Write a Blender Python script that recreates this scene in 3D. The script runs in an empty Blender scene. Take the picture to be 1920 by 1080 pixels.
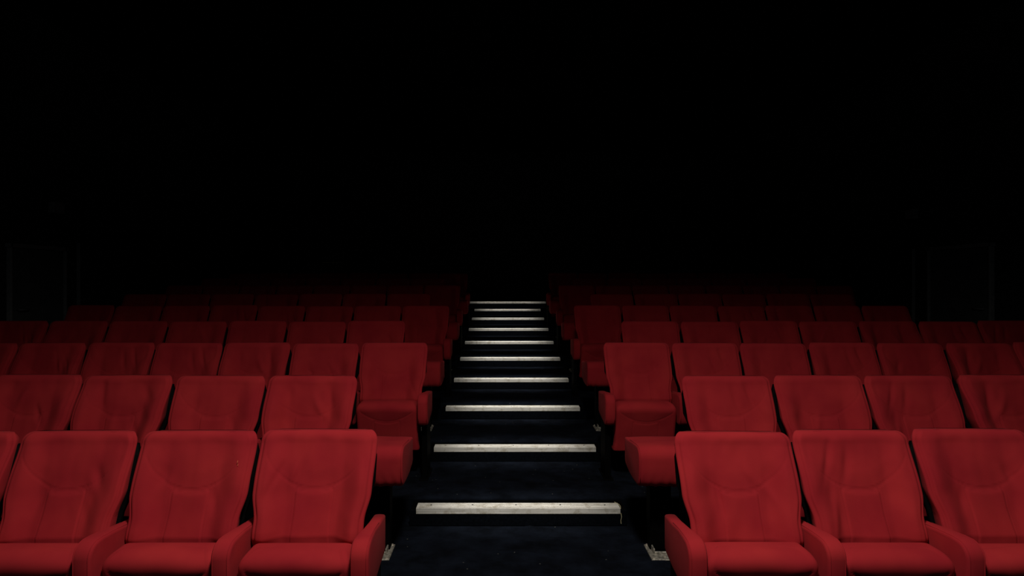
import bpy, bmesh, math, random
from mathutils import Vector, noise

# ------------------------------------------------------------------ layout constants
U = 0.56                    # seat pitch of the odd rows (m)
FU = 1.1 / 0.00167          # focal length (px) * U
FPX = FU / U
def F(n):                   # height of the eye above tier n, in U
    return 2.93 - 0.2155 * (n - 2)
CAMZ = F(0) * U
def tier_z(n): return CAMZ - F(n) * U
def row_y(n): return (0.00444 + 0.00167 * (n - 1)) * FU       # depth of the seat-back top rim
def strip_y(k): return (0.00641 + 0.00167 * (k - 1)) * FU     # front of step strip k (leads up to tier k+2)
AX = 0.19 * U               # aisle centre is this far right of the eye

# ------------------------------------------------------------------ camera
sc = bpy.context.scene
col = sc.collection
cam = bpy.data.cameras.new('camera')
cam.sensor_width = 36.0
cam.lens = 36.0 * FPX / 1920
cam.shift_x = 18 / 1920
cam.shift_y = -10 / 1920
cam.clip_start = 0.05
cam.clip_end = 100
cam_o = bpy.data.objects.new('camera', cam)
col.objects.link(cam_o)
cam_o.location = (-AX, 0, CAMZ)
cam_o.rotation_euler = (math.pi / 2, 0, 0)
sc.camera = cam_o

# ------------------------------------------------------------------ world, lights, exposure
w = bpy.data.worlds.new('world')
sc.world = w
w.use_nodes = True
w.node_tree.nodes['Background'].inputs[0].default_value = (0.8, 0.9, 1.0, 1)
w.node_tree.nodes['Background'].inputs[1].default_value = 0.0
vs = sc.view_settings
vs.view_transform = 'Standard'
vs.look = 'None'
vs.gamma = 1
vs.exposure = 0.0
vs.use_curve_mapping = False

def spot(name, loc, target, power, angle, blend, radius, color):
    l = bpy.data.lights.new(name, 'SPOT')
    l.energy = power
    l.spot_size = math.radians(angle)
    l.spot_blend = blend
    l.shadow_soft_size = radius
    l.color = color
    o = bpy.data.objects.new(name, l)
    col.objects.link(o)
    o.location = loc
    o.rotation_euler = (Vector(target) - Vector(loc)).to_track_quat('-Z', 'Y').to_euler()
    return o
WARM = (1.0, 0.93, 0.84)
# the one work light under the ceiling, above the front of the hall
work = spot('ceiling_spot', (0.05, 1.2, CAMZ + 2.75), (0.05, 1.75, CAMZ - 1.0), 425, 147, 1.0, 0.24, WARM)
work.scale = (1.0, 0.78, 1.0)       # oval beam: wide across the rows, short along them
# added unseen fill lamp that lifts the far rows and side walls
l = bpy.data.lights.new('front_fill', 'POINT')
l.energy = 14
l.shadow_soft_size = 0.5
l.color = (0.85, 0.95, 1.0)
o = bpy.data.objects.new('front_fill', l)
col.objects.link(o)
o.location = (0, -1.6, CAMZ + 1.9)
# added lamps without fittings, aimed to brighten the step strips
def strip_fill_lamp(k):
    yk = strip_y(k)
    l = bpy.data.lights.new('step_strip_fill', 'AREA')
    l.shape = 'RECTANGLE'
    l.size = 1.0 if k < 10 else 1.4
    l.size_y = 0.05
    l.spread = math.radians(16)
    l.energy = STRIP_FILL[k]
    l.color = (1.0, 0.96, 0.90)
    o = bpy.data.objects.new('step_strip_fill', l)
    col.objects.link(o)
    o.location = (0, yk - 1.15, tier_z(k + 2) + 2.3)
    o.rotation_euler = (Vector((0, yk + 0.03, tier_z(k + 2))) - o.location).to_track_quat('-Z', 'Y').to_euler()
STRIP_FILL = {1: 0.85, 2: 1.05, 3: 1.35, 4: 1.45, 5: 1.6, 6: 1.6, 7: 1.5, 8: 1.4, 9: 1.2, 10: 1.2}
for k in range(1, 11): strip_fill_lamp(k)

# ------------------------------------------------------------------ materials
def new_mat(name):
    m = bpy.data.materials.new(name)
    m.use_nodes = True
    nt = m.node_tree
    return m, nt, nt.nodes['Principled BSDF']
def noise_node(nt, scale, detail=3, vec=None, rough=0.5):
    n = nt.nodes.new('ShaderNodeTexNoise')
    n.inputs['Scale'].default_value = scale
    n.inputs['Detail'].default_value = detail
    n.inputs['Roughness'].default_value = rough
    if vec is not None: nt.links.new(vec, n.inputs['Vector'])
    return n
def ramp(nt, src, stops):
    r = nt.nodes.new('ShaderNodeValToRGB')
    e = r.color_ramp.elements
    e[0].position, e[0].color = stops[0][0], (*stops[0][1], 1)
    e[1].position, e[1].color = stops[1][0], (*stops[1][1], 1)
    for p, c in stops[2:]:
        x = e.new(p); x.color = (*c, 1)
    nt.links.new(src, r.inputs['Fac'])
    return r
def bump(nt, src, strength, dist, bsdf):
    b = nt.nodes.new('ShaderNodeBump')
    b.inputs['Strength'].default_value = strength
    b.inputs['Distance'].default_value = dist
    nt.links.new(src, b.inputs['Height'])
    nt.links.new(b.outputs['Normal'], bsdf.inputs['Normal'])

def fabric():
    m, nt, b = new_mat('red_fabric')
    geo = nt.nodes.new('ShaderNodeNewGeometry')
    n = noise_node(nt, 4.5, 3, geo.outputs['Position'])
    r = ramp(nt, n.outputs['Fac'], [(0.3, (0.37, 0.0165, 0.0255)), (0.72, (0.46, 0.026, 0.031))])
    nt.links.new(r.outputs['Color'], b.inputs['Base Color'])
    b.inputs['Roughness'].default_value = 0.95
    b.inputs['Specular IOR Level'].default_value = 0.15
    b.inputs['Sheen Weight'].default_value = 0.04
    b.inputs['Sheen Tint'].default_value = (1.0, 0.25, 0.25, 1)
    tc = nt.nodes.new('ShaderNodeTexCoord')
    f = noise_node(nt, 420, 2, tc.outputs['Object'])
    bump(nt, f.outputs['Fac'], 0.25, 0.0015, b)
    return m
FAB = fabric()

def plain(name, colr, rough=0.6, metal=0.0, nscale=None, c2=None, bs=0.0, spec=0.5):
    m, nt, b = new_mat(name)
    b.inputs['Base Color'].default_value = (*colr, 1)
    b.inputs['Roughness'].default_value = rough
    b.inputs['Metallic'].default_value = metal
    b.inputs['Specular IOR Level'].default_value = spec
    if nscale:
        geo = nt.nodes.new('ShaderNodeNewGeometry')
        n = noise_node(nt, nscale, 4, geo.outputs['Position'])
        r = ramp(nt, n.outputs['Fac'], [(0.35, colr), (0.7, c2 or colr)])
        nt.links.new(r.outputs['Color'], b.inputs['Base Color'])
        if bs: bump(nt, n.outputs['Fac'], bs, 0.004, b)
    return m
BLACK = plain('black_metal', (0.0018, 0.0018, 0.002), 0.7, 0, 30, (0.003, 0.003, 0.003), spec=0.04)
SHELL = plain('black_plastic_shell', (0.002, 0.002, 0.002), 0.7, 0, 60, (0.003, 0.003, 0.003), spec=0.05)
WALL = plain('black_wall_cloth', (0.03, 0.032, 0.034), 0.95, 0, 25, (0.045, 0.048, 0.05), 0.3, spec=0.05)
CEIL = plain('black_ceiling', (0.003, 0.003, 0.0032), 0.95, 0, 10, (0.004, 0.004, 0.004), spec=0.05)
DOORM = plain('dark_grey_door_paint', (0.11, 0.12, 0.125), 0.7, 0, 6, (0.15, 0.165, 0.17), spec=0.1)
TRIMM = plain('dark_metal_trim', (0.24, 0.25, 0.26), 0.6, 0.1, 20, (0.34, 0.34, 0.34), spec=0.2)
PLATE = plain('worn_steel', (0.20, 0.19, 0.16), 0.55, 0.45, 55, (0.62, 0.58, 0.5), 0.5)
BOLT = plain('bright_bolt', (0.65, 0.6, 0.5), 0.4, 0.6, 80, (0.8, 0.75, 0.65))
SCUFF = plain('scuffed_backing', (0.6, 0.12, 0.05), 0.9, 0, 200, (0.7, 0.2, 0.09))
THREAD = plain('frayed_yarn', (0.6, 0.52, 0.25), 0.9, 0, 100, (0.7, 0.65, 0.45))

def carpet():
    m, nt, b = new_mat('midnight_blue_carpet')
    geo = nt.nodes.new('ShaderNodeNewGeometry')
    n = noise_node(nt, 7, 5, geo.outputs['Position'], 0.6)
    r = ramp(nt, n.outputs['Fac'], [(0.35, (0.0028, 0.0038, 0.0062)), (0.75, (0.0090, 0.0125, 0.0215))])
    # lint specks
    v = nt.nodes.new('ShaderNodeTexVoronoi')
    v.inputs['Scale'].default_value = 11
    nt.links.new(geo.outputs['Position'], v.inputs['Vector'])
    lt = nt.nodes.new('ShaderNodeMath'); lt.operation = 'LESS_THAN'
    lt.inputs[1].default_value = 0.05
    nt.links.new(v.outputs['Distance'], lt.inputs[0])
    mx = nt.nodes.new('ShaderNodeMix'); mx.data_type = 'RGBA'
    nt.links.new(lt.outputs[0], mx.inputs['Factor'])
    nt.links.new(r.outputs['Color'], mx.inputs['A'])
    mx.inputs['B'].default_value = (0.10, 0.10, 0.09, 1)
    nt.links.new(mx.outputs['Result'], b.inputs['Base Color'])
    b.inputs['Roughness'].default_value = 1.0
    b.inputs['Specular IOR Level'].default_value = 0.05
    f = noise_node(nt, 160, 3, geo.outputs['Position'])
    bump(nt, f.outputs['Fac'], 0.6, 0.004, b)
    return m
CARPET = carpet()
RISER = plain('shaded_riser_carpet', (0.0016, 0.0022, 0.0035), 1.0, 0, 60, (0.0030, 0.0040, 0.0062), 0.4, spec=0.03)  # the carpet again, darkened to put the riser shade into its colour

def strip_mat():
    m, nt, b = new_mat('worn_aluminium')
    tc = nt.nodes.new('ShaderNodeTexCoord')
    mp = nt.nodes.new('ShaderNodeMapping')
    mp.inputs['Scale'].default_value = (1.5, 60, 60)
    nt.links.new(tc.outputs['Object'], mp.inputs['Vector'])
    n = noise_node(nt, 2.0, 4, mp.outputs['Vector'], 0.65)
    r = ramp(nt, n.outputs['Fac'], [(0.3, (0.50, 0.48, 0.42)), (0.6, (0.80, 0.78, 0.72))])
    g = nt.nodes.new('ShaderNodeNewGeometry')
    n2 = noise_node(nt, 14, 5, g.outputs['Position'], 0.7)
    r2 = ramp(nt, n2.outputs['Fac'], [(0.36, (0.62, 0.58, 0.5)), (0.5, (1, 1, 1))])
    mx = nt.nodes.new('ShaderNodeMix'); mx.data_type = 'RGBA'; mx.blend_type = 'MULTIPLY'
    mx.inputs['Factor'].default_value = 0.8
    nt.links.new(r.outputs['Color'], mx.inputs['A'])
    nt.links.new(r2.outputs['Color'], mx.inputs['B'])
    nt.links.new(mx.outputs['Result'], b.inputs['Base Color'])
    b.inputs['Metallic'].default_value = 0.25
    b.inputs['Roughness'].default_value = 0.55
    bump(nt, n.outputs['Fac'], 0.15, 0.001, b)
    return m
STRIP = strip_mat()

# ------------------------------------------------------------------ helpers
def finish(name, bm, mat, parent=None, smooth=False):
    me = bpy.data.meshes.new(name)
    bmesh.ops.recalc_face_normals(bm, faces=bm.faces)
    bm.to_mesh(me); bm.free()
    me.materials.append(mat)
    if smooth:
        me.polygons.foreach_set('use_smooth', [True] * len(me.polygons))
    o = bpy.data.objects.new(name, me)
    col.objects.link(o)
    if parent: o.parent = parent
    return o
def mesh_only(name, bm, mat, smooth=True):
    me = bpy.data.meshes.new(name)
    bmesh.ops.recalc_face_normals(bm, faces=bm.faces)
    bm.to_mesh(me); bm.free()
    me.materials.append(mat)
    if smooth:
        me.polygons.foreach_set('use_smooth', [True] * len(me.polygons))
    return me
def put(name, me, parent, loc=(0, 0, 0), scale=(1, 1, 1), rot=(0, 0, 0)):
    o = bpy.data.objects.new(name, me)
    col.objects.link(o)
    o.parent = parent
    o.location = loc; o.scale = scale; o.rotation_euler = rot
    return o
def box(bm, x0, x1, y0, y1, z0, z1, bev=0.0, seg=2):
    b2 = bmesh.new()
    vs_ = [b2.verts.new(p) for p in ((x0, y0, z0), (x1, y0, z0), (x1, y1, z0), (x0, y1, z0),
                                     (x0, y0, z1), (x1, y0, z1), (x1, y1, z1), (x0, y1, z1))]
    for f in ((0, 3, 2, 1), (4, 5, 6, 7), (0, 1, 5, 4), (1, 2, 6, 5), (2, 3, 7, 6), (3, 0, 4, 7)):
        b2.faces.new([vs_[i] for i in f])
    if bev:
        bmesh.ops.bevel(b2, geom=list(b2.edges), offset=bev, segments=seg, affect='EDGES', profile=0.6)
    t = bpy.data.meshes.new('tmp'); b2.to_mesh(t); b2.free()
    bm.from_mesh(t); bpy.data.meshes.remove(t)
def cyl(bm, c, r, h, n=10, axis='Z'):
    ring = []
    for k in (0, 1):
        rr = []
        for i in range(n):
            a = 2 * math.pi * i / n
            if axis == 'Z': p = (c[0] + r * math.cos(a), c[1] + r * math.sin(a), c[2] + k * h)
            else: p = (c[0] + r * math.cos(a), c[1] - k * h, c[2] + r * math.sin(a))
            rr.append(bm.verts.new(p))
        ring.append(rr)
    for i in range(n):
        j = (i + 1) % n
        bm.faces.new((ring[0][i], ring[0][j], ring[1][j], ring[1][i]))
    bm.faces.new(ring[0]); bm.faces.new(ring[1])
def tube(bm, pts, r, n=6):
    rings = []
    for i, p in enumerate(pts):
        p = Vector(p)
        d = Vector(pts[min(i + 1, len(pts) - 1)]) - Vector(pts[max(i - 1, 0)])
        d.normalize()
        a = d.orthogonal().normalized() if abs(d.x) > 0.9 else d.cross(Vector((1, 0, 0))).normalized()
        b = d.cross(a)
        rings.append([bm.verts.new(p + a * r * math.cos(2 * math.pi * k / n) + b * r * math.sin(2 * math.pi * k / n)) for k in range(n)])
    for r0, r1 in zip(rings, rings[1:]):
        for k in range(n):
            bm.faces.new((r0[k], r0[(k + 1) % n], r1[(k + 1) % n], r1[k]))
    bm.faces.new(rings[0]); bm.faces.new(rings[-1])
def sstep(a, b, x):
    t = max(0.0, min(1.0, (x - a) / (b - a)))
    return t * t * (3 - 2 * t)
def struct(o):
    o['kind'] = 'structure'
    return o
def tag(o, label, cat, group=None):
    o['label'] = label; o['category'] = cat
    if group: o['group'] = group
    return o
def empty(name, loc):
    o = bpy.data.objects.new(name, None)
    o.empty_display_size = 0.1
    o.location = loc
    col.objects.link(o)
    return o

# ------------------------------------------------------------------ room shell
NT = 12
WX = 10.7 * U
YF, YB = -3.0, strip_y(10) + 2.2
ZTOP = CAMZ + 3.4
bm = bmesh.new(); box(bm, -WX, WX, YF, YB, -0.3, 0.0)
floor = struct(finish('floor', bm, CARPET))
STEP_IN = 0.20
for n in range(1, NT + 1):
    y0 = strip_y(n - 2) + STEP_IN
    bm = bmesh.new()
    z1 = tier_z(n)
    box(bm, -WX, WX, y0, YB, tier_z(n - 1) if n > 1 else 0.0, z1, 0.006, 2)
    finish('tier', bm, CARPET, floor)
# the aisle's own carpet lies over each tier, with soft folds
def aisle_carpet(n, y0, y1, z, fold):
    bm = bmesh.new()
    hw_ = 1.55 * U
    nx, ny = (90, 170) if n == 2 else (80, 60)
    g = []
    for j in range(ny + 1):
        row = []
        for i in range(nx + 1):
            x = -hw_ + 2 * hw_ * i / nx
            y = y0 + (y1 - y0) * j / ny
            h = 0.004 + 0.0035 * noise.noise(Vector((x * 3.1, y * 4.0, n * 5.3)))
            a = noise.noise(Vector((x * 1.3, y * 1.0, n * 2.1)))
            yy = y + 0.16 * a + 0.03 * noise.noise(Vector((x * 4, y * 3, n * 3.3)))
            mask = max(0.0, noise.noise(Vector((x * 1.7 + 3, y * 1.5, n * 7.7))) + 0.25)
            h += fold * mask * max(0.0, math.sin(yy * 2 * math.pi / 0.13)) ** 9
            e = min(i, nx - i, j, ny - j)
            if e == 0: h = -0.004
            row.append(bm.verts.new((x, y, z + h)))
        g.append(row)
    for j in range(ny):
        for i in range(nx):
            bm.faces.new((g[j][i], g[j][i + 1], g[j + 1][i + 1], g[j + 1][i]))
    finish('aisle_carpet', bm, CARPET, floor, True)
for n in range(1, 8):
    aisle_carpet(n, strip_y(n - 2) + STEP_IN + 0.005, strip_y(n - 1) - 0.004, tier_z(n), 0.010 if n <= 2 else 0.004)
# black step noses in the aisle that carry the metal strips
SW = 2.456 * U / 2
for k in range(-1, 11):
    y0 = strip_y(k)
    hw_ = SW if k < 10 else 1.556 * U
    bm = bmesh.new()
    box(bm, -hw_ - 0.04, hw_ + 0.04, y0 + 0.006, y0 + STEP_IN + 0.02, tier_z(k + 1), tier_z(k + 2) - 0.012, 0.004, 1)
    finish('step_block', bm, BLACK, floor)
    bm = bmesh.new()
    box(bm, -hw_ - 0.045, hw_ + 0.045, y0 + 0.001, y0 + 0.009, tier_z(k + 1) + 0.004, tier_z(k + 2) - 0.014, 0.002, 1)
    finish('shaded_riser_carpet', bm, RISER, floor)

bm = bmesh.new(); box(bm, -WX - 0.2, -WX, YF, YB, -0.3, ZTOP); wl = struct(finish('wall_left', bm, WALL))
bm = bmesh.new(); box(bm, WX, WX + 0.2, YF, YB, -0.3, ZTOP); wr = struct(finish('wall_right', bm, WALL))
bm = bmesh.new(); box(bm, -WX - 0.2, WX + 0.2, YB, YB + 0.2, -0.3, ZTOP); wb = struct(finish('wall_back', bm, WALL))
bm = bmesh.new(); box(bm, -WX - 0.2, WX + 0.2, YF - 0.2, YF, -0.3, ZTOP); wf = struct(finish('wall_front', bm, WALL))
bm = bmesh.new(); box(bm, -WX - 0.2, WX + 0.2, YF - 0.2, YB + 0.2, ZTOP, ZTOP + 0.2); ce = struct(finish('ceiling', bm, CEIL))
# cloth wall panels with recessed joints on the side and back walls
def panels(wall, axis, pos, a0, a1, z0, z1, width):
    n = max(1, round((a1 - a0) / width)); st = (a1 - a0) / n
    me = None
    for i in range(n):
        c = a0 + st * (i + 0.5)
        if me is None:
            bm = bmesh.new()
            if axis == 'x': box(bm, -0.03, 0.0, -st / 2 + 0.008, st / 2 - 0.008, z0, z1, 0.008, 2)
            else: box(bm, -st / 2 + 0.008, st / 2 - 0.008, -0.03, 0.0, z0, z1, 0.008, 2)
            me = mesh_only('wall_panel', bm, WALL, False)
        if axis == 'x':
            o = put('wall_panel', me, wall, (pos, c, 0), (1 if pos > 0 else -1, 1, 1))
        else:
            o = put('wall_panel', me, wall, (c, pos, 0))
panels(wr, 'x', WX, YF + 0.2, YB - 0.05, CAMZ + 0.75, ZTOP - 0.1, 1.3)
panels(wl, 'x', -WX, YF + 0.2, YB - 0.05, CAMZ + 0.75, ZTOP - 0.1, 1.3)
panels(wb, 'y', YB, -WX + 0.1, WX - 0.1, CAMZ + 0.75, ZTOP - 0.1, 1.3)

# side doors
def side_door(name, side, y0, y1, z1):
    x = WX * side
    s = -side
    bm = bmesh.new()
    box(bm, min(x, x + s * 0.03), max(x, x + s * 0.03), y0 + 0.05, y1 - 0.05, 0.3, z1 - 0.05, 0.004, 1)
    d = struct(finish(name, bm, DOORM))
    bm = bmesh.new()
    a, b = min(x, x + s * 0.06), max(x, x + s * 0.06)
    box(bm, a, b, y0 + 0.02, y0 + 0.05, 0.3, z1, 0.004, 1)
    box(bm, a, b, y1 - 0.05, y1 - 0.02, 0.3, z1, 0.004, 1)
    box(bm, a, b, y0, y1, z1 - 0.05, z1, 0.004, 1)
    finish('door_frame', bm, TRIMM, d)
    bm = bmesh.new()
    xx = x + s * 0.05
    tube(bm, [(x + s * 0.03, y0 + 0.14, 1.55), (xx + s * 0.02, y0 + 0.14, 1.55), (xx + s * 0.02, y0 + 0.30, 1.55)], 0.009)
    finish('door_handle', bm, TRIMM, d, True)
side_door('door_1', -1, 7.42, 8.42, CAMZ + 0.47)
side_door('door_2', 1, 7.75, 8.95, CAMZ + 0.50)
def wall_trim(name, x, y, z0, z1):
    s = -1 if x > 0 else 1
    bm = bmesh.new()
    box(bm, min(x, x + s * 0.04), max(x, x + s * 0.04), y - 0.012, y + 0.012, z0, z1, 0.003, 1)
    struct(finish(name, bm, TRIMM))
wall_trim('trim_1', -WX, 8.68, 0.6, CAMZ + 0.55)
wall_trim('trim_2', WX, 9.28, 0.6, CAMZ + 0.50)

# ------------------------------------------------------------------ backrest
ZT = 1.045
ZB = 0.40
def lean(z):
    if z >= 1.0: return 0.0
    q = (1.0 - max(z, 0.62)) / 0.40
    return -0.165 * q ** 1.15
def halfw(z):
    return 0.2715 - 0.005 * sstep(1.0, 0.76, z) - 0.0225 * sstep(0.80, 0.685, z)
class Folds:
    def __init__(self, seed, amp=1.0):
        r = random.Random(seed)
        self.f = []
        for _ in range(r.randint(3, 4)):
            side = r.choice((-1, 1))
            x0 = side * r.uniform(0.04, 0.20); z0 = r.uniform(0.70, 0.98)
            ang = math.radians(90 + side * r.uniform(-12, 38))
            self.f.append((x0, z0, math.cos(ang), math.sin(ang), r.uniform(0.05, 0.11), r.uniform(0.014, 0.030), amp * r.choice((-1, 1)) * r.uniform(0.004, 0.011)))
        self.seed = seed; self.asym = r.uniform(0.85, 1.15); self.n = r.uniform(0.7, 1.3)
        self.sag = r.uniform(0.6, 1.2)
    def __call__(self, x, z):
        h = 0.0
        for x0, z0, c, s, L, wd, a in self.f:
            dx, dz = x - x0, z - z0
            al = dx * c + dz * s; ac = -dx * s + dz * c
            ac += 0.9 * al * al
            h += a * math.exp(-(al / L) ** 2 - (ac / wd) ** 2)
        h += 0.010 * self.n * noise.noise(Vector((x * 7, z * 5, self.seed * 3.7)))
        h += 0.0028 * self.n * noise.noise(Vector((x * 19, z * 11, self.seed * 1.7)))
        return h
def groove(d, wd=0.0035, depth=0.0035):
    return -depth * math.exp(-(d / wd) ** 2)
def front_h(s, x, z, fo):
    """outward (towards viewer) relief of the backrest front"""
    a = abs(s)
    h = 0.062 * fo.sag * sstep(0.46, 0.86, a) * sstep(0.50, 0.66, z) * (1 - 0.8 * sstep(0.82, 1.04, z)) - 0.012 * sstep(0.93, 1.0, a)
    # head pad bulge above the curved seam
    za = 0.806 + 0.125 * (a / 0.83) ** 2.5
    if a < 0.9:
        h += 0.005 * sstep(0.0, 0.08, z - za) * (1 - sstep(0.90, 1.04, z))
        h += groove(z - za) * (1 - sstep(0.84, 0.9, a))
    # lumbar pad
    sv = 0.33 + 0.04 * (0.8 - z) / 0.2
    if z < za:
        h += 0.004 * (1 - sstep(sv - 0.03, sv + 0.05, a)) * sstep(0.0, 0.03, za - z)
        h += groove((a - sv) * 0.27) * sstep(0.008, 0.02, za - z)
        if a < sv: h += groove(z - (za - 0.012))
    h += groove((a - 0.985) * 0.27, 0.003, 0.004) * (1 - sstep(0.99, 1.02, z))
    edge = (1 - sstep(0.82, 0.97, a)) * (1 - sstep(1.0, 1.04, z))
    return h + fo(x, z) * edge
NF = 112
def backrest_mesh(seed, amp=1.0):
    fo = Folds(seed, amp)
    bm = bmesh.new()
    loops = []
    def loop(z, inset_x, inset_y, zz):
        hw_ = halfw(z) - inset_x
        rc = 0.012
        y0 = lean(z) + inset_y
        th = 0.105 - 0.03 * sstep(0.6, 1.0, z)
        y1 = lean(z) + th - inset_y * 0.8
        pts = []
        for i in range(NF + 1):
            s = -1 + 2 * i / NF
            x = s * (hw_ - rc)
            pts.append((x, y0 - front_h(s, x, z, fo), zz))
        yf = pts[-1][1]
        def arc(cx, cy, a0, a1, n):
            return [(cx + rc * math.cos(a0 + (a1 - a0) * i / n), cy + rc * math.sin(a0 + (a1 - a0) * i / n), zz) for i in range(1, n + 1)]
        P2 = math.pi / 2
        if y1 - rc < yf + rc: y1 = yf + 2.2 * rc
        pts += arc(hw_ - rc, yf + rc, -P2, 0, 4)
        hb = hw_ - 0.030
        pts += arc(hb - rc, y1 - rc, 0, P2, 3)
        for i in range(1, 6): pts.append(((hb - rc) * (1 - i / 3), y1, zz))
        yl = pts[0][1]
        pts += arc(-hb + rc, y1 - rc, P2, 2 * P2, 3)
        a = arc(-hw_ + rc, yl + rc, 2 * P2, 3 * P2, 4)
        pts += a[:-1]
        loops.append([bm.verts.new(p) for p in pts])
    NZ = 84
    rt = 0.048
    zmax = ZT - rt
    loop(ZB, 0.02, 0.02, ZB - 0.012)
    for j in range(NZ + 1):
        z = ZB + (zmax - ZB) * (j / NZ)
        loop(z, 0, 0, z)
    for k in range(1, 8):
        a = k / 7 * math.pi / 2
        loop(zmax + rt * math.sin(a) * 0.999, 0.036 * (1 - math.cos(a)), 0.036 * (1 - math.cos(a)), zmax + rt * math.sin(a))
    for l0, l1 in zip(loops, loops[1:]):
        n = len(l0)
        for i in range(n):
            j = (i + 1) % n
            bm.faces.new((l0[i], l0[j], l1[j], l1[i]))
    # cap the top by bridging front to back
    for l in (loops[0], loops[-1]):
        c = bm.verts.new((0, sum(v.co.y for v in l) / len(l) * 0.6 + 0.4 * l[NF + 8].co.y, l[0].co.z))
        for i in range(len(l)):
            bm.faces.new((l[i], l[(i + 1) % len(l)], c))
    return mesh_only('backrest', bm, FAB)
def shell_mesh():
    bm = bmesh.new()
    ls = []
    for j in range(12):
        z = 0.34 + (0.985 - 0.34) * j / 11
        hw_ = 0.2745 - 0.036 * sstep(0.80, 0.71, z) - 0.02 * sstep(0.94, 0.985, z)  # edge widened so the shell's black stands for shade between the backs
        y = lean(z) + 0.085 - 0.026 * sstep(0.6, 1.0, z)
        row = []
        for i in range(13):
            s = -1 + 2 * i / 12
            row.append((s * hw_, y + 0.030 * (1 - s ** 4), z))
        row += [(hw_ * 0.99, y - 0.02, z), (-hw_ * 0.99, y - 0.02, z)]
        ls.append([bm.verts.new(p) for p in row])
    for l0, l1 in zip(ls, ls[1:]):
        for i in range(len(l0)):
            j = (i + 1) % len(l0)
            bm.faces.new((l0[i], l0[j], l1[j], l1[i]))
    bm.faces.new(ls[0]); bm.faces.new(ls[-1])
    return mesh_only('back_shell', bm, SHELL)

# ------------------------------------------------------------------ tipped-up seat cushion
CW = 0.232
def cushion_mesh(seed):
    fo = random.Random(seed)
    sd = seed * 2.3
    tilt = fo.uniform(-0.006, 0.006)
    bm = bmesh.new()
    loops = []
    N = 72
    def relief(x, z):
        a = abs(x) / CW
        za = 0.478 + 0.075 * (x / 0.20) ** 2
        h = 0.004 * sstep(-0.01, 0.05, z - za) * (1 - sstep(0.85, 1.0, a))
        h += groove(z - za) * (1 - sstep(0.9, 0.97, a))
        if z < za:
            if a < 0.42: h += groove(z - (za - 0.014)) 
            h += groove(abs(x) - 0.098) * sstep(0.012, 0.02, za - z)
        h += 0.004 * noise.noise(Vector((x * 8, z * 8, sd)))
        return h
    def loop(z, ix, iy, zz):
        hw_ = CW - ix + 0.008 * sstep(0.32, 0.25, z)
        rc = 0.024
        y0 = -0.368 + 0.085 * (0.60 - z) / 0.35 + iy
        y1 = -0.178 - iy * 0.6
        pts = []
        for i in range(N + 1):
            s = -1 + 2 * i / N
            x = s * (hw_ - rc)
            pts.append((x, y0 - relief(x, z) - 0.010 * (1 - s * s) * sstep(0.5, 0.62, z), zz + (0.006 * (1 - s * s) + tilt * s) * sstep(0.5, 0.62, z)))
        def arc(cx, cy, a0, a1, n):
            return [(cx + rc * math.cos(a0 + (a1 - a0) * i / n), cy + rc * math.sin(a0 + (a1 - a0) * i / n), zz) for i in range(1, n + 1)]
        P2 = math.pi / 2
        pts += arc(hw_ - rc, pts[N][1] + rc, -P2, 0, 4)
        pts += arc(hw_ - rc, y1 - rc, 0, P2, 3)
        for i in range(1, 6): pts.append(((hw_ - rc) * (1 - i / 3), y1, zz))
        pts += arc(-hw_ + rc, y1 - rc, P2, 2 * P2, 3)
        pts += arc(-hw_ + rc, pts[0][1] + rc, 2 * P2, 3 * P2, 4)[:-1]
        loops.append([bm.verts.new(p) for p in pts])
    ztop, rt = 0.622, 0.07
    loop(0.245, 0.02, 0.02, 0.235)
    for j in range(49):
        z = 0.245 + (ztop - rt - 0.245) * j / 48
        loop(z, 0, 0, z)
    for k in range(1, 9):
        a = k / 8 * math.pi / 2
        loop(ztop - rt + rt * math.sin(a), 0.045 * (1 - math.cos(a)), 0.095 * (1 - math.cos(a)), ztop - rt + rt * math.sin(a))
    for l0, l1 in zip(loops, loops[1:]):
        n = len(l0)
        for i in range(n):
            j = (i + 1) % n
            bm.faces.new((l0[i], l0[j], l1[j], l1[i]))
    for l in (loops[0], loops[-1]):
        c = bm.verts.new((0, sum((min(v.co.y for v in l), max(v.co.y for v in l))) / 2, l[N // 2].co.z))
        for i in range(len(l)):
            bm.faces.new((l[i], l[(i + 1) % len(l)], c))
    return mesh_only('seat_cushion', bm, FAB)

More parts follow.
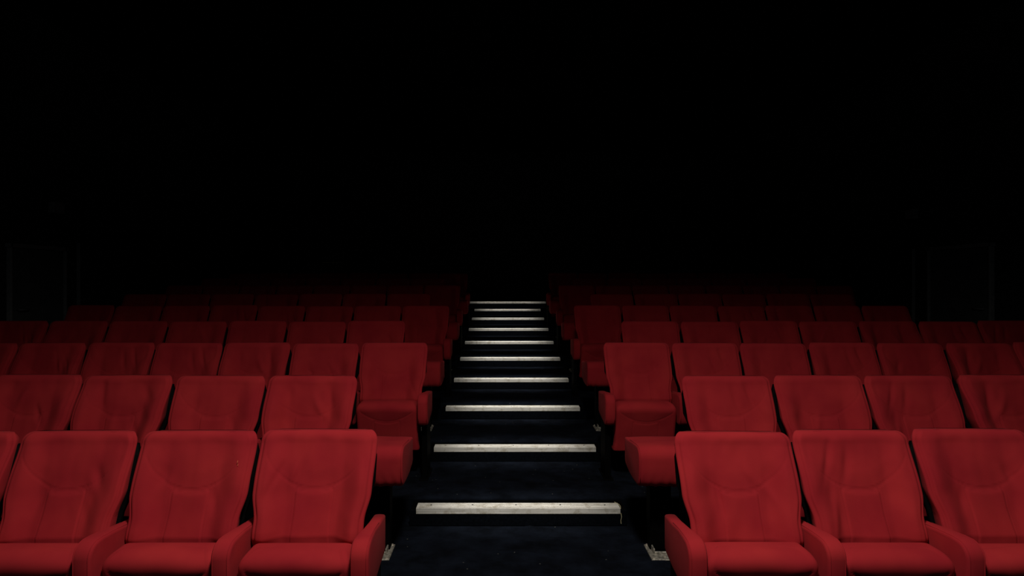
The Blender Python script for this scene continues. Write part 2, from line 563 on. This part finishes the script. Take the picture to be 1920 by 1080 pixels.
# ------------------------------------------------------------------ arms
def arm_profile():
    p = [(0.03, 0.650), (-0.10, 0.662), (-0.20, 0.674), (-0.30, 0.684)]
    cx, cz, r = -0.335, 0.622, 0.063
    for i in range(0, 7):
        a = math.radians(95 + (178 - 95) * i / 6)
        p.append((cx + r * math.cos(a) * 1.05, cz + r * math.sin(a)))
    p += [(-0.401, 0.57), (-0.396, 0.52), (-0.386, 0.482), (-0.366, 0.462), (-0.33, 0.455), (-0.22, 0.453), (-0.12, 0.460), (0.0, 0.480), (0.03, 0.50)]
    return p
def arm_mesh(width, wrinkle=False, seed=0):
    prof = arm_profile()
    bm = bmesh.new()
    hw_ = width / 2
    r = 0.013
    cols = []
    cy = sum(p[0] for p in prof) / len(prof); cz = sum(p[1] for p in prof) / len(prof)
    # rounded edge: x from -hw..-hw+r, inset from r..0
    st = []
    for i in range(5):
        a = i / 4 * math.pi / 2
        st.append((-hw_ + r * (1 - math.cos(a)), r * (1 - math.sin(a))))
    nm = 24 if wrinkle else 4
    for i in range(1, nm):
        st.append((-hw_ + r + (2 * hw_ - 2 * r) * i / nm, 0.0))
    for i in range(5):
        a = (1 - i / 4) * math.pi / 2
        st.append((hw_ - r * (1 - math.cos(a)), r * (1 - math.sin(a))))
    # subdivide profile for wrinkles
    pr = []
    m = len(prof)
    for i in range(m):
        a, b = Vector(prof[i]), Vector(prof[(i + 1) % m])
        k = max(1, int((b - a).length / 0.018)) if wrinkle else 1
        for j in range(k): pr.append(a.lerp(b, j / k))
    # inward normals
    n = len(pr)
    nor = []
    for i in range(n):
        d = pr[(i + 1) % n] - pr[i - 1]
        nn = Vector((-d.y, d.x)).normalized()
        if (Vector((cy, cz)) - pr[i]).dot(nn) < 0: nn = -nn
        nor.append(nn)
    rings = []
    for x, ins in st:
        ring = []
        for i in range(n):
            h = 0.0
            if wrinkle and ins == 0.0:
                z = pr[i].y
                low = sstep(0.60, 0.47, z) * (1 if pr[i].x < -0.25 else 0)
                h = -0.006 * low * max(0, math.sin((x * 1.0 + (z - 0.45) * -0.35 * seed) * 2 * math.pi / 0.055)) ** 2
                h -= 0.003 * noise.noise(Vector((x * 9, z * 9, seed * 4.1)))
            bulge = -0.004 * math.sin(math.pi * (x + hw_) / (2 * hw_))
            q = pr[i] + nor[i] * (ins + h + bulge)
            tp = 1.0 if wrinkle else 1.0 - 0.27 * sstep(-0.34, -0.21, q.x)
            ring.append(bm.verts.new((x * tp, q.x, q.y)))
        rings.append(ring)
    for r0, r1 in zip(rings, rings[1:]):
        for i in range(n):
            j = (i + 1) % n
            bm.faces.new((r0[i], r0[j], r1[j], r1[i]))
    bm.faces.new(rings[0]); bm.faces.new(rings[-1])
    # piping along the two upholstery edges
    for sx in (-1, 1):
        pts = [(sx * (hw_ - 0.009) * (1.0 if wrinkle else 1.0 - 0.27 * sstep(-0.34, -0.21, p[0])), p[0] * 1.0 + (-0.0015 if p[0] < -0.38 else 0), p[1] + (0.0005 if p[1] > 0.6 else 0)) for p in prof[1:14]]
        tube(bm, pts, 0.0021, 5)
    return mesh_only('armrest' if not wrinkle else 'wide_armrest', bm, FAB)
AW = 0.078
ARM = arm_mesh(AW)

def leg_mesh(dz):
    bm = bmesh.new()
    box(bm, -0.022, 0.022, -0.27, -0.05, 0.012, 0.50 + dz, 0.006, 2)
    box(bm, -0.035, 0.035, -0.33, -0.02, 0.0, 0.014, 0.003, 1)
    return mesh_only('leg', bm, BLACK, False)
def post_mesh(dz):
    bm = bmesh.new()
    box(bm, -0.065, 0.065, -0.20, -0.10, 0.008, 0.52 + dz, 0.006, 2)
    box(bm, -0.10, 0.15, -0.25, -0.06, 0.44 + dz, 0.47 + dz, 0.004, 1)
    return mesh_only('post', bm, BLACK, False)
def foot_plate_mesh():
    bm = bmesh.new()
    box(bm, -0.085, 0.085, -0.335, -0.235, 0.0, 0.008, 0.002, 1)
    box(bm, -0.085, -0.055, -0.335, -0.12, 0.0, 0.010, 0.003, 1)
    box(bm, 0.055, 0.085, -0.335, -0.20, 0.0, 0.010, 0.003, 1)
    box(bm, -0.050, 0.050, -0.262, -0.250, 0.006, 0.022, 0.003, 1)
    box(bm, -0.058, -0.048, -0.262, -0.200, 0.006, 0.040, 0.003, 1)
    box(bm, 0.040, 0.050, -0.262, -0.215, 0.006, 0.040, 0.003, 1)
    return mesh_only('foot_plate', bm, PLATE, False)
def bolt_mesh():
    bm = bmesh.new()
    cyl(bm, (0, 0, 0), 0.009, 0.003, 10)
    cyl(bm, (0, 0, 0.003), 0.006, 0.006, 6)
    return mesh_only('bolt', bm, BOLT, False)
FOOT = foot_plate_mesh(); BLT = bolt_mesh()
def tilt_bar_mesh():
    bm = bmesh.new()
    tube(bm, [(-0.235, -0.16, 0.30), (0.235, -0.16, 0.30)], 0.014, 8)
    box(bm, -0.24, -0.225, -0.24, -0.12, 0.27, 0.36, 0.003, 1)
    box(bm, 0.225, 0.24, -0.24, -0.12, 0.27, 0.36, 0.003, 1)
    return mesh_only('hinge_bar', bm, BLACK, False)
BAR = tilt_bar_mesh()
SHELLM = shell_mesh()
BACKS = [backrest_mesh(s, 1.0) for s in (3, 7, 11, 19, 23, 31, 42, 57)]
CUSH = [cushion_mesh(s) for s in (1, 2, 3)]

ORD = ['', 'front', 'second', 'third', 'fourth', 'fifth', 'sixth', 'seventh', 'eighth', 'ninth']
ORDS = ['', 'first', 'second', 'third', 'fourth', 'fifth', 'sixth', 'seventh', 'eighth']
HALF = {1: 1.222, 2: 1.845, 3: 1.268, 4: 1.895, 5: 1.285, 6: 1.905, 7: 1.315, 8: 1.915, 9: 1.325}
YTOP = {1: 811, 2: 705.5, 3: 643.5, 4: 602.5, 5: 573, 6: 551, 7: 535, 8: 521.5, 9: 512}
rnd = random.Random(5)
for n in range(1, 10):
    odd = n % 2 == 1
    pitch = U * (1.0 if odd else 1.055)
    sx = pitch / U
    y = row_y(n)
    qn = FU / y
    ztop = CAMZ - (YTOP[n] - 530) / qn * U
    fz = tier_z(n)
    dz = (ztop - fz) - ZT
    leg = leg_mesh(dz)
    post = post_mesh(dz) if not odd else None
    for side, sname in ((-1, 'left'), (1, 'right')):
        cnt = 8 if odd else 7
        if side == 1 and n in (5, 6): cnt -= 1
        if not odd:
            outer = 1.22 * U
            inner = HALF[n] * U + AW / 2
            ww = inner - outer
            wide = arm_mesh(ww, True, side * (1.0 if n == 2 else 0.4))
        for i in range(cnt):
            cx = side * (HALF[n] * U + pitch * (i + 0.5))
            t = empty('cinema_seat', (cx, y, fz))
            if i == 0:
                lab = ('red aisle seat of the %s row, %s of the steps, ' % (ORD[n], sname)) + \
                      ('slim padded arm' if odd else 'wide padded end arm')
            elif i == cnt - 1:
                lab = 'red upholstered seat at the wall end of the %s row, %s block' % (ORD[n], sname)
            else:
                lab = 'red upholstered cinema seat, %s from the aisle in the %s row, %s block' % (ORDS[i + 1], ORD[n], sname)
            tag(t, lab, 'seat', 'red cinema seats in rows either side of the aisle')
            jy = rnd.uniform(-0.008, 0.008); jz = rnd.uniform(-0.006, 0.006)
            rz = rnd.uniform(-0.010, 0.010); ry = rnd.uniform(-0.003, 0.003)
            bi = rnd.randrange(len(BACKS))
            flip = rnd.choice((-1, 1))
            if n == 1 and i == 1 and side == -1: flip = 1
            b = put('backrest', BACKS[bi], t, (0, jy, dz + jz), (sx * flip, 1, 1), (0, ry, rz))
            put('back_shell', SHELLM, t, (-side * -0.004 if i == 0 else 0, jy + 0.006, dz + jz), (sx * (0.97 if i == 0 else 1), 1, 1), (0, ry, rz))
            put('seat_cushion', rnd.choice(CUSH), t, (0, 0, dz + rnd.uniform(-0.008, 0.008)), (sx, 1, 1))
            put('hinge_bar', BAR, t, (0, 0, dz), (sx, 1, 1))
            inner_x = -side * pitch / 2      # towards the aisle
            if i == 0 and not odd:
                wx = -cx + side * (outer + ww / 2)
                put('wide_armrest', wide, t, (wx, 0, dz))
                px = -cx + side * (1.38 * U + 0.085)
                put('post', post, t, (px, 0, 0), (side, 1, 1))
                fp = put('foot_plate', FOOT, t, (px, 0, 0.004), (side, 1, 1))
                fp['label'] = 'worn steel foot plate with bright bolts'
                for bx, by in ((-0.070, -0.320), (0.070, -0.320), (-0.070, -0.135), (0.0, -0.300)):
                    put('bolt', BLT, fp, (bx, by, 0.008))
                put('leg', leg, t, (inner_x + side * 0.0, 0, 0))
            else:
                put('armrest', ARM, t, (inner_x, 0, dz))
                put('leg', leg, t, (inner_x, 0, 0))
            if i == cnt - 1:
                put('armrest', ARM, t, (-inner_x, 0, dz))
                put('leg', leg, t, (-inner_x, 0, 0))
            if n == 1 and side == -1 and i == 1:
                bm = bmesh.new()
                for (px_, pz_, L) in ((0.205, 0.925, 0.006), (0.208, 0.912, 0.004)):
                    tube(bm, [(px_, lean(pz_ + L) - 0.030, pz_ + L), (px_ + 0.001, lean(pz_) - 0.0345, pz_), (px_, lean(pz_ - L) - 0.031, pz_ - L)], 0.0014, 5)
                s_ = finish('tear', bm, SCUFF, b)
                s_['label'] = 'small orange tear in the fabric'

# ------------------------------------------------------------------ metal step strips
STEPORD = ['', 'lowest and nearest', 'second from the bottom', 'third from the bottom', 'fourth from the bottom', 'fifth from the bottom',
           'fifth from the top', 'fourth from the top', 'third from the top', 'second from the top', 'topmost and wider']
for k in range(-1, 11):
    hw_ = SW if k < 10 else 1.556 * U
    y0 = strip_y(k)
    z = tier_z(k + 2)
    t = empty('step_strip', (0, y0, z))
    if k >= 1:
        lab = 'pale worn aluminium strip on the step edge, ' + STEPORD[k] + ' of the ten'
    else:
        lab = 'pale aluminium step strip ' + ('beside the front row seats' if k == 0 else 'on the step down in front of the front row')
    tag(t, lab, 'step edge', 'aluminium strips on the aisle steps')
    bm = bmesh.new()
    box(bm, -hw_, hw_, 0.0, 0.105, -0.0115, 0.002, 0.0015, 2)
    for gy in (0.020, 0.034, 0.048, 0.062, 0.076, 0.090):
        box(bm, -hw_ + 0.001, hw_ - 0.001, gy, gy + 0.006, 0.0015, 0.0042, 0.001, 1)
    put('tread_plate', mesh_only('tread_plate', bm, STRIP, False), t)
    bm = bmesh.new()
    box(bm, -hw_, hw_, -0.003, 0.006, -0.036, 0.0015, 0.002, 2)
    put('front_lip', mesh_only('front_lip', bm, STRIP, False), t)
    if k <= 4:
        bm = bmesh.new(); cyl(bm, (0, 0, 0), 0.006, 0.0015, 10); sm = mesh_only('screw', bm, BLACK, False)
        for i, fx in enumerate((-0.86, -0.45, -0.02, 0.42, 0.86)):
            put('screw', sm, t, (fx * hw_, 0.055 + 0.004 * (i % 2), 0.0040))
    if k == 1:
        bm = bmesh.new()
        tube(bm, [(hw_ + 0.003, -0.004, -0.030), (hw_ + 0.007, -0.006, -0.055), (hw_ + 0.002, -0.005, -0.080), (hw_ + 0.004, -0.006, -0.10)], 0.0018, 5)
        tube(bm, [(hw_ + 0.001, -0.002, 0.0), (hw_ + 0.006, 0.03, 0.004), (hw_ + 0.003, 0.07, 0.004), (hw_ - 0.02, 0.112, 0.004)], 0.0018, 5)
        o = finish('frayed_yarn', bm, THREAD, t); o['label'] = 'yellowish frayed carpet yarn'

# ------------------------------------------------------------------ small fittings in the dark
def wall_box(x, y, z, lab, scale=1.0):
    s = -1 if x > 0 else 1
    t = empty('wall_speaker', (x, y, z))
    tag(t, lab, 'speaker', 'small speakers on the side walls')
    bm = bmesh.new()
    x0, x1 = sorted((0, s * 0.10))
    box(bm, x0, x1, -0.10, 0.10, -0.07, 0.07, 0.008, 2)
    finish('case', bm, TRIMM, t)
    bm = bmesh.new()
    for i in range(6):
        zz = -0.055 + 0.022 * i
        box(bm, x0 + 0.012, x1 - 0.012, -0.106, -0.099, zz, zz + 0.010, 0.001, 1)
    finish('grille', bm, DOORM, t)
wall_box(-WX + 0.0, (WX - AX) * FPX / 845, CAMZ + 140 / 845 * (WX - AX), 'small dark speaker box high on the left wall')
wall_box(WX - 0.0, (WX + AX) * FPX / 775, CAMZ + 128 / 775 * (WX + AX), 'small grey speaker box high on the right wall')
t = empty('window_ledge', ((622 - 942) / FPX * (YB) - AX, YB, CAMZ + 38 / FPX * YB))
tag(t, 'thin pale ledge catching light on the dark back wall', 'ledge')
bm = bmesh.new(); box(bm, -0.22, 0.22, -0.06, 0, -0.012, 0.012, 0.003, 1)
finish('shelf', bm, plain('dull_brass', (0.35, 0.33, 0.22), 0.5, 0.3, 30, (0.45, 0.42, 0.3)), t)
bm = bmesh.new(); box(bm, -0.18, -0.16, -0.04, 0, -0.07, -0.012, 0.002, 1); box(bm, 0.16, 0.18, -0.04, 0, -0.07, -0.012, 0.002, 1)
finish('bracket', bm, TRIMM, t)
